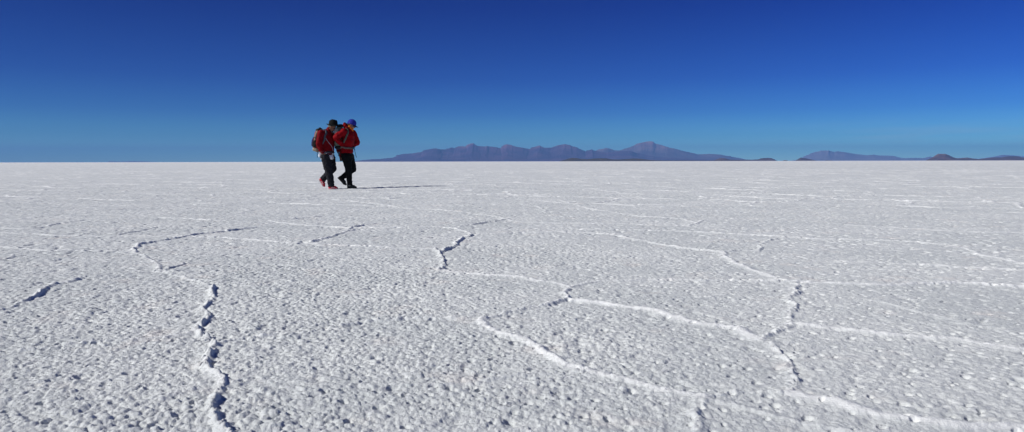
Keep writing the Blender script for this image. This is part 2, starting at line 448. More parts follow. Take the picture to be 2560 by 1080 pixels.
mi = rock('island scrub', (0.05, 0.045, 0.028), (0.11, 0.085, 0.05), (0.12, 0.09, 0.055), 40, 80, 0.006)
mm = rock('mesa rock', (0.07, 0.045, 0.045), (0.15, 0.09, 0.075), (0.18, 0.11, 0.09), 60, 140, 0.004)
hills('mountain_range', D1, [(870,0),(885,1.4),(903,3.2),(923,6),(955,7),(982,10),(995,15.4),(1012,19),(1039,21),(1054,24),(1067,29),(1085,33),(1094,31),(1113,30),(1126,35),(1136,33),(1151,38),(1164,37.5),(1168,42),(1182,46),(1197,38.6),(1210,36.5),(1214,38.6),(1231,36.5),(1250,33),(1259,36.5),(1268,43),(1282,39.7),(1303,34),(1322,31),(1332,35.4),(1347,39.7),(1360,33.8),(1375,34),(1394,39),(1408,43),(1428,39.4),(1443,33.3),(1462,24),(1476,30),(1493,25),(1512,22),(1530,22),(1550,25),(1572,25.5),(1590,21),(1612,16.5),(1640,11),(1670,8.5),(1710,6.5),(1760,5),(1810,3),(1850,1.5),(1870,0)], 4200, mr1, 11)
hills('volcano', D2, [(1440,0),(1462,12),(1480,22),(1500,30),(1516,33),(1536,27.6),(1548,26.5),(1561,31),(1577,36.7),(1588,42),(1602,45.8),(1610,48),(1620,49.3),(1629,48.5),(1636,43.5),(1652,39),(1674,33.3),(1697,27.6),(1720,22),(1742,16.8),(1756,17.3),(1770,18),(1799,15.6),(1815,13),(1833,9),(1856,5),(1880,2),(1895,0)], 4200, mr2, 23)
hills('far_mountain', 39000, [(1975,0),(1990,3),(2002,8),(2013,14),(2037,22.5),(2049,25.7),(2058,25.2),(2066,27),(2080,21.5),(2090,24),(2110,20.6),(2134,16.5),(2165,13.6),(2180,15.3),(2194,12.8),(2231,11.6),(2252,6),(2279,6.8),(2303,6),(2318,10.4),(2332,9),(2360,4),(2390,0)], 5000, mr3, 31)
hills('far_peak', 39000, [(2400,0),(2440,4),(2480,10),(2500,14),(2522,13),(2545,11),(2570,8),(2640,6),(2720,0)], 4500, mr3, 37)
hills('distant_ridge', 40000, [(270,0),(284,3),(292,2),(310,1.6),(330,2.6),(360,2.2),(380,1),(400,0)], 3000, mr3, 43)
hills('low_hills', 10000, [(1398,0),(1408,3),(1420,6.5),(1430,8.5),(1440,8),(1452,6),(1468,5.5),(1485,7),(1500,7.6),(1515,7.2),(1530,4.6),(1545,4.3),(1560,5.2),(1580,6.8),(1600,6),(1620,3.6),(1640,2),(1680,1.5),(1710,1.8),(1760,1.2),(1800,1.6),(1840,1),(1860,0)], 500, mi, 53, ny=26)
hills('low_hill', 14000, [(1780,0),(1788,4),(1798,7.4),(1812,6.6),(1822,3.5),(1840,3),(1880,3.2),(1892,4),(1901,6.8),(1912,7.4),(1924,7.2),(1931,4.5),(1940,0)], 420, mm, 59, ny=26)
hills('small_hill', 14000, [(1984,0),(1990,4),(1998,8.5),(2003,7),(2008,6.8),(2020,4.4),(2030,2),(2038,0)], 420, mm, 61, ny=26)
hills('islet', 14000, [(1952,0),(1957,1.8),(1963,1.8),(1968,0)], 200, mm, 67, ny=12)
hills('flat_islet', 14000, [(2055,0),(2062,1.2),(2072,1.2),(2080,0)], 200, mm, 71, ny=12)
hills('mesa', 13000, [(2308,0),(2316,4),(2327,9),(2334,14),(2339,17),(2350,16.7),(2357,16.9),(2366,12.8),(2376,8.5),(2388,5.6),(2400,6.5),(2410,7.5),(2425,5.5),(2439,3.6),(2453,5),(2468,6.5),(2480,7.6),(2497,7.5),(2508,9.6),(2516,10.6),(2528,10.2),(2536,10),(2548,7.5),(2560,5.6),(2600,4),(2680,5),(2740,0)], 650, mm, 73, ny=30)

# ------------------------------------------------------------------ air
hm = bpy.data.materials.new('air'); hm.use_nodes = True
t = hm.node_tree; t.nodes.clear()
vo = N(t, 'ShaderNodeVolumePrincipled'); out = N(t, 'ShaderNodeOutputMaterial')
vo.inputs['Color'].default_value = (0.23, 0.48, 1.0, 1); vo.inputs['Density'].default_value = 3.8e-5; vo.inputs['Anisotropy'].default_value = 0.0
t.links.new(vo.outputs[0], out.inputs['Volume'])
try: hm.cycles.homogeneous_volume = True
except Exception: pass
bm = bmesh.new(); bmesh.ops.create_cube(bm, size=1)
for v in bm.verts: v.co = Vector((v.co.x * 94000, v.co.y * 94000, -6 if v.co.z < 0 else 930))
me = bpy.data.meshes.new('haze'); bm.to_mesh(me)
link('haze', me, hm, None, False, kind='stuff')
SC.cycles.volume_bounces = 0
SC.cycles.max_bounces = 6; SC.cycles.diffuse_bounces = 3
print('hills done', time.time() - T0)
#PEOPLE
# ------------------------------------------------------------------ body / cloth modelling
def P_cone(bm, p0, p1, r0, r1, flat=1.0, n=18, caps=True):
    """round tapered limb: a chain of spheres' hull approximated by a lathe"""
    p0 = Vector(p0); p1 = Vector(p1); ax = p1 - p0; L = ax.length
    q = ax.to_track_quat('Z', 'Y') if L > 1e-6 else Euler((0, 0, 0)).to_quaternion()
    rings = []
    for k in range(5): a = -PI / 2 + PI / 2 * k / 5; rings.append((math.sin(a) * r0, math.cos(a) * r0))
    rings[0] = (-r0, 0.0)
    for k in range(7): u = k / 6; rings.append((L * u, r0 + (r1 - r0) * u))
    for k in range(1, 6): a = PI / 2 * k / 5; rings.append((L + math.sin(a) * r1, math.cos(a) * r1))
    vs = []
    for z, r in rings:
        if r < 1e-5: vs.append([bm.verts.new(p0 + q @ Vector((0, 0, z)))])
        else: vs.append([bm.verts.new(p0 + q @ Vector((math.cos(2 * PI * i / n) * r, math.sin(2 * PI * i / n) * r * flat, z))) for i in range(n)])
    for a, b in zip(vs, vs[1:]):
        for i in range(n):
            j = (i + 1) % n
            f = [x for x in ((a[i % len(a)]), (a[j % len(a)]), (b[j % len(b)]), (b[i % len(b)]))]
            f = list(dict.fromkeys(f))
            if len(f) > 2: bm.faces.new(f)

def P_ell(bm, c, r, rot=(0, 0, 0), e=1.0, n=24, m=14):
    """(super)ellipsoid; e<1 makes it boxier"""
    c = Vector(c); M = Euler(rot).to_matrix()
    sg = lambda v: math.copysign(abs(v) ** e, v)
    vs = []
    for j in range(m + 1):
        a = -PI / 2 + PI * j / m
        if j in (0, m): vs.append([bm.verts.new(c + M @ Vector((0, 0, r[2] * (1 if j else -1))))]); continue
        vs.append([bm.verts.new(c + M @ Vector((sg(math.cos(a)) * sg(math.cos(2 * PI * i / n)) * r[0], sg(math.cos(a)) * sg(math.sin(2 * PI * i / n)) * r[1], sg(math.sin(a)) * r[2]))) for i in range(n)])
    for a, b in zip(vs, vs[1:]):
        for i in range(n):
            j = (i + 1) % n
            f = list(dict.fromkeys([a[i % len(a)], a[j % len(a)], b[j % len(b)], b[i % len(b)]]))
            if len(f) > 2: bm.faces.new(f)

def P_stack(bm, lst, rz, e=.9):
    for (c0, a0, b0), (c1, a1, b1) in zip(lst, lst[1:]):
        for k in range(4):
            u = k / 4; P_ell(bm, c0.lerp(c1, u), (a0 + (a1 - a0) * u, b0 + (b1 - b0) * u, rz), e=e)
    c, a, b = lst[-1]; P_ell(bm, c, (a, b, rz), e=e)

def bake(name, bm, vox, smooth=4, sub=0):
    """fuse the pieces into ONE continuous skin"""
    me = bpy.data.meshes.new(name); bm.to_mesh(me); bm.free()
    o = bpy.data.objects.new('tmp', me); COL.objects.link(o)
    r = o.modifiers.new('r', 'REMESH'); r.mode = 'VOXEL'; r.voxel_size = vox
    if smooth: q = o.modifiers.new('s', 'SMOOTH'); q.iterations = smooth; q.factor = 0.5
    if sub: o.modifiers.new('u', 'SUBSURF').levels = sub
    dg = bpy.context.evaluated_depsgraph_get(); dg.update()
    out = bpy.data.meshes.new_from_object(o.evaluated_get(dg)); out.name = name
    bpy.data.objects.remove(o); bpy.data.meshes.remove(me)
    return out

def folds(me, amp, scale, seed=0, stretch=(1, 1, 1), mask=None):
    ns = [v.normal.copy() for v in me.vertices]
    for v, n in zip(me.vertices, ns):
        p = Vector((v.co.x * stretch[0], v.co.y * stretch[1], v.co.z * stretch[2])) * scale + Vector((seed * 7.7, 0, 0))
        d = noise.noise(p) + 0.5 * noise.noise(p * 2.3)
        d = (abs(d) * 2 - 0.5)
        k = amp * d * (mask(v.co) if mask else 1)
        v.co += n * k
    me.update()

def tree(me):
    return BVHTree.FromPolygons([v.co for v in me.vertices], [tuple(p.vertices) for p in me.polygons])

def ribbon(name, pts, wid, thick, up=None, snap=None, off=0.004, closed=False, taper=None, m=None, parent=None, lab=None, sub=5):
    """flat strap along pts; snap: BVH of the cloth it lies on"""
    P = [Vector(p) for p in pts]; Q = []
    n = len(P); rng = n if closed else n - 1
    for i in range(rng):
        a, b, c, d = P[(i - 1) % n] if (closed or i > 0) else P[i], P[i], P[(i + 1) % n], P[(i + 2) % n] if (closed or i + 2 < n) else P[(i + 1) % n]
        for k in range(sub):
            t = k / sub
            Q.append(0.5 * ((2 * b) + (c - a) * t + (2 * a - 5 * b + 4 * c - d) * t * t + (3 * b - a - 3 * c + d) * t ** 3))
    if not closed: Q.append(P[-1])
    nor = []
    for i, q in enumerate(Q):
        if snap:
            loc, nn, _, dist = snap.find_nearest(q)
            if dist < 0.08 or closed: Q[i] = loc + nn * off
            nor.append(nn)
        else: nor.append(Vector(up or (0, -1, 0)))
    for _ in range(3 if snap else 0):
        Q = [Q[i] if (not closed and i in (0, len(Q) - 1)) else (Q[i - 1] + Q[i] * 2 + Q[(i + 1) % len(Q)]) / 4 for i in range(len(Q))]
        nor = [(nor[i - 1] + nor[i] * 2 + nor[(i + 1) % len(Q)]).normalized() if (closed or 0 < i < len(Q) - 1) else nor[i] for i in range(len(Q))]
    bm = bmesh.new(); prev = None; first = None
    for i, q in enumerate(Q):
        t_ = (Q[(i + 1) % len(Q)] if (closed or i + 1 < len(Q)) else Q[i]) - (Q[i - 1] if (closed or i > 0) else Q[i])
        if t_.length < 1e-7: t_ = Vector((0, 0, 1))
        t_.normalize(); n_ = nor[i]; s_ = t_.cross(n_)
        if s_.length < 1e-4: s_ = Vector((0, 1, 0))
        s_.normalize(); n2 = s_.cross(t_)
        w_ = wid * (taper(i / max(1, len(Q) - 1)) if taper else 1) / 2
        ring = [bm.verts.new(q + s_ * w_), bm.verts.new(q + s_ * w_ * 0.6 + n2 * thick), bm.verts.new(q - s_ * w_ * 0.6 + n2 * thick), bm.verts.new(q - s_ * w_), bm.verts.new(q - n2 * thick * 0.3)]
        if prev:
            for k in range(5): bm.faces.new((prev[k], prev[(k + 1) % 5], ring[(k + 1) % 5], ring[k]))
        else: first = ring
        prev = ring
    if closed:
        for k in range(5): bm.faces.new((prev[k], prev[(k + 1) % 5], first[(k + 1) % 5], first[k]))
    else:
        bm.faces.new(first[::-1]); bm.faces.new(prev)
    bmesh.ops.recalc_face_normals(bm, faces=bm.faces)
    me = bpy.data.meshes.new(name); bm.to_mesh(me); bm.free()
    o = link(name, me, m, parent)
    if lab: o['label'] = lab
    return o

def hand(bm, wrist, palm_dir, palm_n, size=1.0, curl=0.5, thumb=1):
    """palm, four unequal fingers and a thumb leaving the side of the palm.  palm_dir: wrist->knuckles, palm_n: normal on the palm side"""
    w0 = Vector(wrist); d = Vector(palm_dir).normalized(); n = Vector(palm_n); n = (n - d * n.dot(d)).normalized(); s = d.cross(n) * thumb
    S = size
    for k in (-1, -0.35, 0.35, 1):
        P_cone(bm, w0 + s * 0.018 * k * S, w0 + d * 0.085 * S + s * 0.030 * k * S, 0.017 * S, 0.013 * S, 1, 10)
    for k, ln, r in ((1.0, 0.070, 0.0088), (0.34, 0.080, 0.0092), (-0.34, 0.074, 0.0088), (-1.0, 0.058, 0.0078)):
        p = w0 + d * 0.092 * S + s * 0.031 * k * S; a = curl * 0.35 * (1.1 - 0.15 * k); dd = d
        for j, f in enumerate((0.45, 0.32, 0.23)):
            a2 = a + curl * 0.75 * j
            dd = (d * math.cos(a2) + n * math.sin(a2) + s * 0.05 * k).normalized()
            q = p + dd * ln * f * S
            P_cone(bm, p, q, r * S * (1 - 0.07 * j), r * S * (0.93 - 0.08 * j), 1, 8); p = q
    p = w0 + d * 0.022 * S + s * 0.026 * S; q = p + (d * 0.6 + s * 0.75 + n * 0.3).normalized() * 0.042 * S
    P_cone(bm, p, q, 0.014 * S, 0.0105 * S, 1, 8); p2 = q + (d * 0.9 + s * 0.3 + n * 0.35).normalized() * 0.030 * S
    P_cone(bm, q, p2, 0.0105 * S, 0.009 * S, 1, 8)
    P_cone(bm, p2, p2 + (d + n * 0.5).normalized() * 0.022 * S, 0.009 * S, 0.0078 * S, 1, 8)

def head(bm, c, pitch, yaw=0.0, k=1.0):
    """faces +x before rotation; returns the placing matrix"""
    M = Matrix.Translation(Vector(c)) @ Euler((0, pitch, yaw)).to_matrix().to_4x4() @ Matrix.Scale(k, 4)
    H = lambda p: M @ Vector(p); rt = (0, pitch, yaw)
    P_ell(bm, H((-0.012, 0, 0.030)), (0.096 * k, 0.076 * k, 0.088 * k), rt)       # cranium
    P_ell(bm, H((0.026, 0, -0.035)), (0.062 * k, 0.060 * k, 0.080 * k), rt)       # face
    P_ell(bm, H((0.052, 0, -0.098)), (0.026 * k, 0.030 * k, 0.020 * k), rt)       # chin
    for s in (-1, 1):
        P_cone(bm, H((-0.005, 0.055 * s, -0.060)), H((0.045, 0.022 * s, -0.098)), 0.020 * k, 0.018 * k, 1, 10)   # jaw
        P_ell(bm, H((0.066, 0.036 * s, -0.030)), (0.020 * k, 0.022 * k, 0.018 * k), rt, n=12, m=8)      # cheek
        P_cone(bm, H((0.080, 0.012 * s, 0.022)), H((0.070, 0.045 * s, 0.024)), 0.009 * k, 0.008 * k, 1, 8)   # brow
        P_ell(bm, H((-0.005, 0.078 * s, -0.010)), (0.017 * k, 0.008 * k, 0.031 * k), (rt[0], rt[1] + 0.15, rt[2]), n=12, m=8)  # ear
    P_cone(bm, H((0.084, 0, 0.012)), H((0.106, 0, -0.034)), 0.008 * k, 0.012 * k, 1, 10)   # nose
    for s in (-1, 1): P_ell(bm, H((0.098, 0.010 * s, -0.038)), (0.010 * k, 0.008 * k, 0.007 * k), rt, n=10, m=6)
    P_cone(bm, H((0.084, -0.018, -0.064)), H((0.084, 0.018, -0.064)), 0.0065 * k, 0.0065 * k, 1, 8)   # lips
    P_cone(bm, H((0.082, -0.015, -0.074)), H((0.082, 0.015, -0.074)), 0.0070 * k, 0.0070 * k, 1, 8)
    return M

def paint_face(me, M, k=1.0):
    """slot 1 eyes, slot 2 lips, slot 3 brows"""
    I = M.inverted()
    for p in me.polygons:
        c = I @ p.center
        if c.x > 0.060:
            for s in (-1, 1):
                if ((c.y - 0.031 * s) / 0.013) ** 2 + ((c.z - 0.003) / 0.0065) ** 2 < 1: p.material_index = 1
                if abs(c.z - 0.026) < 0.005 and 0.014 < c.y * s < 0.048: p.material_index = 3
            if abs(c.z + 0.069) < 0.008 and abs(c.y) < 0.021: p.material_index = 2

MS = {
 'skin': mat('lighter skin', (0.30, 0.14, 0.09), 0.55, 0.12, 30, 0.0006, 300),  # skin tone of the walker in the blue cap
 'tan': mat('tanned skin', (0.22, 0.10, 0.062), 0.55, 0.12, 30, 0.0006, 300),
 'eye': mat('eye', (0.02, 0.015, 0.012), 0.2, 0.1), 'lip': mat('lip', (0.33, 0.10, 0.085), 0.5, 0.1),
 'brow': mat('eyebrow hair', (0.07, 0.045, 0.03), 0.8, 0.2, 120),
 'greyhair': mat('grey hair', (0.30, 0.27, 0.23), 0.7, 0.25, 150, 0.002, 200), 'brownhair': mat('brown hair', (0.08, 0.045, 0.025), 0.6, 0.25, 150, 0.002, 200),
 'redA': mat('dark red jacket cloth', (0.165, 0.002, 0.006), 0.75, 0.13, 9, 0.0012, 70, spec=0.08),
 'redB': mat('bright red jacket cloth', (0.23, 0.002, 0.006), 0.75, 0.10, 9, 0.0012, 70, spec=0.08),
 'maroon': mat('maroon zip trim', (0.13, 0.006, 0.012), 0.6, 0.1),
 'grey': mat('charcoal trouser cloth', (0.017, 0.018, 0.024), 0.85, 0.16, 12, 0.0012, 80, spec=0.15),
 'black': mat('black trouser cloth', (0.006, 0.007, 0.0075), 0.85, 0.16, 12, 0.0012, 80, spec=0.12),
 'felt': mat('black felt', (0.010, 0.011, 0.011), 0.9, 0.15, 25, 0.0012, 150, spec=0.12),
 'blue': mat('royal blue cap cloth', (0.022, 0.028, 0.30), 0.8, 0.12, 25, 0.0006, 150, spec=0.15),
 'navy': mat('navy visor cloth', (0.010, 0.013, 0.06), 0.7, 0.12, 25),
 'orange': mat('orange neck scarf', (0.75, 0.17, 0.012), 0.85, 0.15, 25, 0.001, 90),
 'scarf': mat('grey green scarf', (0.12, 0.14, 0.11), 0.9, 0.2, 25, 0.001, 90),
 'white': mat('white shirt cloth', (0.72, 0.73, 0.78), 0.85, 0.08, 14, 0.001, 60),
 'paleblue': mat('pale blue shirt cloth', (0.42, 0.46, 0.66), 0.85, 0.10, 14, 0.001, 60),
 'redshoe': mat('red running shoe mesh', (0.62, 0.015, 0.045), 0.6, 0.1, 40, 0.0006, 300), 'sole': mat('pale shoe sole', (0.62, 0.42, 0.42), 0.7, 0.1, 30),
 'stripe': mat('white shoe stripe', (0.72, 0.62, 0.58), 0.6, 0.1), 'boot': mat('olive black boot leather', (0.030, 0.034, 0.026), 0.6, 0.2, 22, 0.001, 120, col2=(0.014, 0.016, 0.013)),
 'gaiter': mat('dusty grey gaiter', (0.13, 0.14, 0.13), 0.9, 0.2, 22, 0.001, 120), 'rubber': mat('black rubber', (0.012, 0.012, 0.012), 0.75, 0.15, 40, 0.001, 150),
 'packred': mat('rust red pack cloth', (0.22, 0.022, 0.018), 0.75, 0.2, 14, 0.0012, 80), 'packblk': mat('black pack cloth', (0.012, 0.012, 0.014), 0.75, 0.2, 20, 0.001, 90),
 'packsand': mat('sand coloured pack cloth', (0.36, 0.29, 0.21), 0.8, 0.2, 14, 0.001, 80), 'packpurple': mat('violet pack edge', (0.03, 0.012, 0.11), 0.75, 0.2, 14),
 'packgreen': mat('grey green pack cloth', (0.15, 0.18, 0.15), 0.8, 0.25, 11, 0.0012, 80, col2=(0.07, 0.09, 0.075)), 'packpale': mat('pale grey pack cloth', (0.26, 0.29, 0.27), 0.8, 0.2, 14, 0.001, 80),
 'strap': mat('grey webbing', (0.07, 0.08, 0.10), 0.8, 0.15, 60, 0.0006, 300), 'strapg': mat('olive webbing', (0.09, 0.11, 0.085), 0.8, 0.15, 60, 0.0006, 300),
 'belt': mat('taupe padded belt', (0.15, 0.10, 0.09), 0.8, 0.2, 30, 0.001, 100), 'cord': mat('pale cord', (0.38, 0.36, 0.42), 0.7, 0.1),
 'teal': mat('teal webbing', (0.03, 0.16, 0.24), 0.7, 0.1), 'pouch': mat('dark wine pouch cloth', (0.06, 0.010, 0.028), 0.7, 0.2, 30, 0.001, 100),
 'plastic': mat('black plastic', (0.012, 0.012, 0.014), 0.35, 0.1), 'steel': mat('grey buckle', (0.3, 0.3, 0.32), 0.4, 0.1),
}
ZS = 180.0 / 926.0         # photo px per px of the enlarged crop the poses were read from

def frame(zx0, zg):
    """origin on the salt under crop pixel (zx0, zg), and metres per crop pixel there"""
    px = 760 + zx0 * ZS; py = 280 + zg * ZS
    x, y = ground_at(px, py)
    d = y
    k = ZS * d / F
    L = lambda zx, zz, dy=0.0: Vector(((zx - zx0) * k, dy, (zg - zz) * k))
    return Vector((x, y, gz(x, y) * 0.6)), L, k

def part(name, me, m, parent, lab=None):
    o = link(name, me, m, parent)
    if lab: o['label'] = lab
    return o

def shoe_pair_part(L, heel, toe, ankle, dy, width, parent, mU, mS, kind, cuff=None):
    """heel/toe: lower corners of the sole in the pose; ankle: top of the shoe"""
    h = L(*heel, dy); t = L(*toe, dy); a = L(*ankle, dy)
    d = (t - h); ln = d.length; d.normalize()
    up = (a - h); up = (up - d * up.dot(d)); up.y = 0; up.normalize(); s = d.cross(up)
    Q = lambda x, y, z: h + d * (x * ln) + s * y + up * z
    bm = bmesh.new()
    w = width / 2
    P_ell(bm, Q(0.16, 0, 0.045), (0.045, w * 0.85, 0.045), (0, math.atan2(-d.z, d.x), 0), n=16, m=10)
    P_cone(bm, Q(0.16, 0, 0.045), Q(0.66, 0, 0.040), w * 0.86, w * 0.98, 1.0, 16)
    P_ell(bm, Q(0.82, 0, 0.032), (ln * 0.18, w * 0.98, 0.030), (0, math.atan2(-d.z, d.x), 0), n=16, m=10)
    P_cone(bm, Q(0.40, 0, 0.065), Q(0.72, 0, 0.045), w * 0.72, w * 0.60, 1, 14)
    hi = 0.085 if kind == 'shoe' else 0.14
    P_cone(bm, Q(0.22, 0, 0.05), Q(0.22, 0, hi), w * 0.80, w * (0.92 if kind == 'boot' else 0.78), 1, 14)
    # trim what is below the sole
    me = bake('shoe_upper', bm, 0.006, 5)
    for v in me.vertices:
        r = v.co - h; zz = r.dot(up)
        if zz < 0.012: v.co += up * (0.012 - zz)
    me.update()
    o = part('shoe' if kind == 'shoe' else 'boot', me, mU, parent)
    # sole: outline loop extruded, with tread heel
    bm = bmesh.new(); ring = []
    prof = [(0.0, 0.55), (0.04, 0.8), (0.15, 0.92), (0.35, 0.80), (0.55, 0.92), (0.72, 1.06), (0.86, 0.95), (0.95, 0.66), (1.0, 0.28)]
    pl = [(x, y * w) for x, y in prof] + [(x, -y * w) for x, y in reversed(prof)]
    lay = []
    for z, g in ((0.0, 0.96), (0.004, 1.0), (0.020, 1.0), (0.024, 0.95)):
        lay.append([bm.verts.new(Q((x - 0.5) * (1 + (g - 1) * 0.5) + 0.5, y * g, z + (0.012 if x > 0.9 else 0) )) for x, y in pl])
    n = len(pl)
    for A, B in zip(lay, lay[1:]):
        for i in range(n): bm.faces.new((A[i], A[(i + 1) % n], B[(i + 1) % n], B[i]))
    bm.faces.new(lay[0][::-1]); bm.faces.new(lay[-1]); bmesh.ops.recalc_face_normals(bm, faces=bm.faces)
    me = bpy.data.meshes.new('sole'); bm.to_mesh(me); bm.free(); so = link('sole', me, mS, o, False)
    # laces
    bm = bmesh.new()
    for q in (0.45, 0.52, 0.59, 0.66):
        P_cone(bm, Q(q, -w * 0.45, 0.088 - (q - 0.4) * 0.10 + (0.002 if kind == 'shoe' else 0.004)), Q(q + 0.02, w * 0.45, 0.088 - (q - 0.4) * 0.10), 0.0035, 0.0035, 1, 6)
    me = bpy.data.meshes.new('laces'); bm.to_mesh(me); bm.free(); link('laces', me, MS['white'] if kind == 'shoe' else MS['strapg'], o)
    if kind == 'shoe':
        for sgn in (-1, 1):
            ribbon('stripe', [Q(0.30, sgn * w * 1.02, 0.030), Q(0.45, sgn * w * 1.03, 0.055), Q(0.58, sgn * w * 1.0, 0.035), Q(0.70, sgn * w * 1.02, 0.055)], 0.012, 0.002, up=s * sgn, m=MS['stripe'], parent=o)
    return o

def hem(me, cut, axis_dir):
    pass

def empty(name, loc, **kw):
    o = bpy.data.objects.new(name, None); COL.objects.link(o); o.location = loc; o.empty_display_size = 0.2
    for a, b in kw.items(): o[a] = b
    return o

def clean(me, keep):
    """delete vertices for which keep(co) is False"""
    bm = bmesh.new(); bm.from_mesh(me)
    bmesh.ops.delete(bm, geom=[v for v in bm.verts if not keep(v.co)], context='VERTS')
    bm.to_mesh(me); bm.free(); me.update(); return me

def thicken(me, th):
    """give an opened cloth shell a real thickness"""
    o = bpy.data.objects.new('tmp', me); COL.objects.link(o)
    s = o.modifiers.new('s', 'SOLIDIFY'); s.thickness = th; s.offset = -1
    dg = bpy.context.evaluated_depsgraph_get(); dg.update()
    out = bpy.data.meshes.new_from_object(o.evaluated_get(dg)); out.name = me.name; bpy.data.objects.remove(o); return out

# ================================================================== walker with the black hat
def walker_hat():
    loc, L, k = frame(368, 993)
    g = 'walkers crossing the salt flat'
    root = empty('person', loc, label='walker in dark red jacket, black brimmed hat and red shoes, walking just behind the other', category='person', group=g)
    NEAR, FAR = -1, 1
    # joints (crop pixels, then depth in metres: the person's right side is towards the camera)
    neck0 = L(338, 262, 0); hip = L(315, 560, 0)
    shR = L(258, 285, -.185); elR = L(236, 415, -.235); wrR = L(274, 520, -.20)
    shL = L(348, 295, .185); elL = L(414, 438, .225); wrL = L(452, 558, .20)
    hR = L(305, 575, -.095); kR = L(336, 758, -.095); aR = L(362, 945, -.090)
    hL = L(328, 575, .095); kL = L(362, 735, .100); aL = L(226, 868, .095)
    bm = bmesh.new()
    spine = [(L(315, 560), .125, .165), (L(312, 500), .115, .150), (L(310, 440), .110, .150), (L(308, 380), .120, .165), (L(312, 320), .120, .175), (L(322, 280), .085, .15)]
    for c, rx, ry in spine: P_ell(bm, c, (rx, ry, .10))
    P_cone(bm, L(325, 285), L(352, 232), .062, .055)
    for sh, el, wr in ((shR, elR, wrR), (shL, elL, wrL)):
        P_ell(bm, sh, (.062, .060, .065)); P_cone(bm, sh, el, .052, .040); P_cone(bm, el, wr, .041, .027)
        P_cone(bm, L(322, 285, sh.y * .3), sh, .075, .058)
    hand(bm, wrR, L(300, 560, -.19) - wrR, (0.2, 1, 0), 1.0, 0.9, 1)
    hand(bm, wrL, L(468, 640, .20) - wrL, (-0.3, -1, 0), 1.0, 0.75, -1)
    for h, kn, an in ((hR, kR, aR), (hL, kL, aL)):
        P_cone(bm, h, kn, .090, .058); P_cone(bm, kn, an, .058, .038)
    P_cone(bm, L(355, 975, -.09), L(425, 983, -.09), .030, .024); P_cone(bm, aR, L(355, 975, -.09), .038, .032)
    P_cone(bm, L(210, 885, .095), L(236, 950, .095), .030, .024)
    M = head(bm, L(378, 197), 0.55, 0.05, 1.0)
    me = bake('body', bm, 0.0055, 3); paint_face(me, M)
    part('body', me, [MS['tan'], MS['eye'], MS['lip'], MS['brow']], root)
    H = lambda p: M @ Vector(p)
    # hair at the nape and temples
    bm = bmesh.new(); P_ell(bm, H((-0.048, 0, 0.0)), (.054, .076, .056), (0, .42, 0)); P_ell(bm, H((-.03, -.05, 0)), (.034, .032, .036)); P_ell(bm, H((-.03, .05, 0)), (.034, .032, .036))
    me = bake('hair', bm, .007, 2); folds(me, .004, 60, 2); part('hair', me, MS['greyhair'], root)
    # jacket
    bm = bmesh.new()
    jk = [(L(312, 505), .158, .205), (L(312, 470), .160, .205), (L(314, 430), .165, .205), (L(318, 390), .162, .205), (L(318, 350), .158, .205), (L(318, 315), .148, .205), (L(322, 285), .120, .175), (L(326, 265), .095, .12)]
    P_stack(bm, jk, .085)
    P_cone(bm, L(318, 285, -.05), shR + Vector((.01, 0, .0)), .10, .080); P_cone(bm, L(322, 285, .05), shL, .10, .078)
    P_cone(bm, shR, elR, .088, .072); P_cone(bm, elR, wrR, .072, .052)
    P_cone(bm, shL, elL, .082, .068); P_cone(bm, elL, wrL, .066, .046)
    P_cone(bm, L(326, 268), L(340, 232), .085, .076)   # stand-up collar
    P_ell(bm, L(302, 250), (.055, .09, .05), (0, -.5, 0))
    me = bake('jacket', bm, .0085, 4)
    folds(me, .009, 6, 1, (1.3, 1.1, .8)); folds(me, .003, 16, 4, (1, 1, 1.3))
    jl = L(0, 528).z; wc = wrR; hh = L(340, 236)
    me = clean(me, lambda c: c.z > jl + .012 * math.sin(c.x * 20 + c.y * 9) or c.y < -.165 and c.z > jl - .06 or (c.y > .13 and c.x > L(400, 0).x))
    jt = tree(me); me = thicken(me, .004)
    jk_o = part('jacket', me, MS['redA'], root)
    # zip, cuffs, pocket seam
    ribbon('zip', [L(388, 262), L(412, 300), L(420, 380), L(420, 450), L(410, 515)], .012, .002, snap=jt, off=.003, m=MS['maroon'], parent=jk_o)
    for wr, el in ((wrR, elR), (wrL, elL)):
        dvec = (wr - el).normalized(); a = dvec.orthogonal().normalized(); b = dvec.cross(a)
        r_ = .052 if wr is wrR else .046
        ribbon('cuff', [wr - dvec * .012 + (a * math.cos(q) + b * math.sin(q)) * r_ for q in [i * PI / 5 for i in range(10)]], .034, .004, snap=jt, off=.002, closed=True, m=MS['maroon'], parent=jk_o, sub=3)
    # scarf in the open collar
    bm = bmesh.new(); P_ell(bm, L(356, 258), (.072, .070, .045), (0, .45, 0)); P_ell(bm, L(372, 262), (.050, .050, .035), (0, .6, 0))
    me = bake('scarf', bm, .007, 3); folds(me, .006, 22, 6, (1, 1, 2)); part('scarf', me, MS['scarf'], root)
    # shirt tails below the jacket
    bm = bmesh.new()
    for c, rx, ry in [(L(312, 520), .148, .196), (L(312, 545), .150, .196), (L(316, 572), .140, .188)]: P_ell(bm, c, (rx, ry, .05), e=.85)
    P_cone(bm, L(236, 525, -.07), L(222, 568, -.07), .060, .036); P_ell(bm, L(368, 585, -.04), (.045, .12, .07), (0, 0, 0), .8); 
    me = bake('shirt', bm, .008, 3); folds(me, .007, 14, 9, (1, 1, 1.4))
    xa, xb = L(262, 0).x, L(338, 0).x
    def keep(c):
        z = L(0, 562).z + .01 * math.sin(c.y * 30)
        if c.x < xa: z = L(0, 588).z + (c.x - L(205, 0).x) * -.2
        if c.x > xb: z = L(0, 624).z + .015 * math.sin(c.y * 26)
        return c.z > z and c.z < L(0, 500).z
    me = thicken(clean(me, keep), .003); part('shirt', me, MS['white'], root)
    # trousers
    bm = bmesh.new()
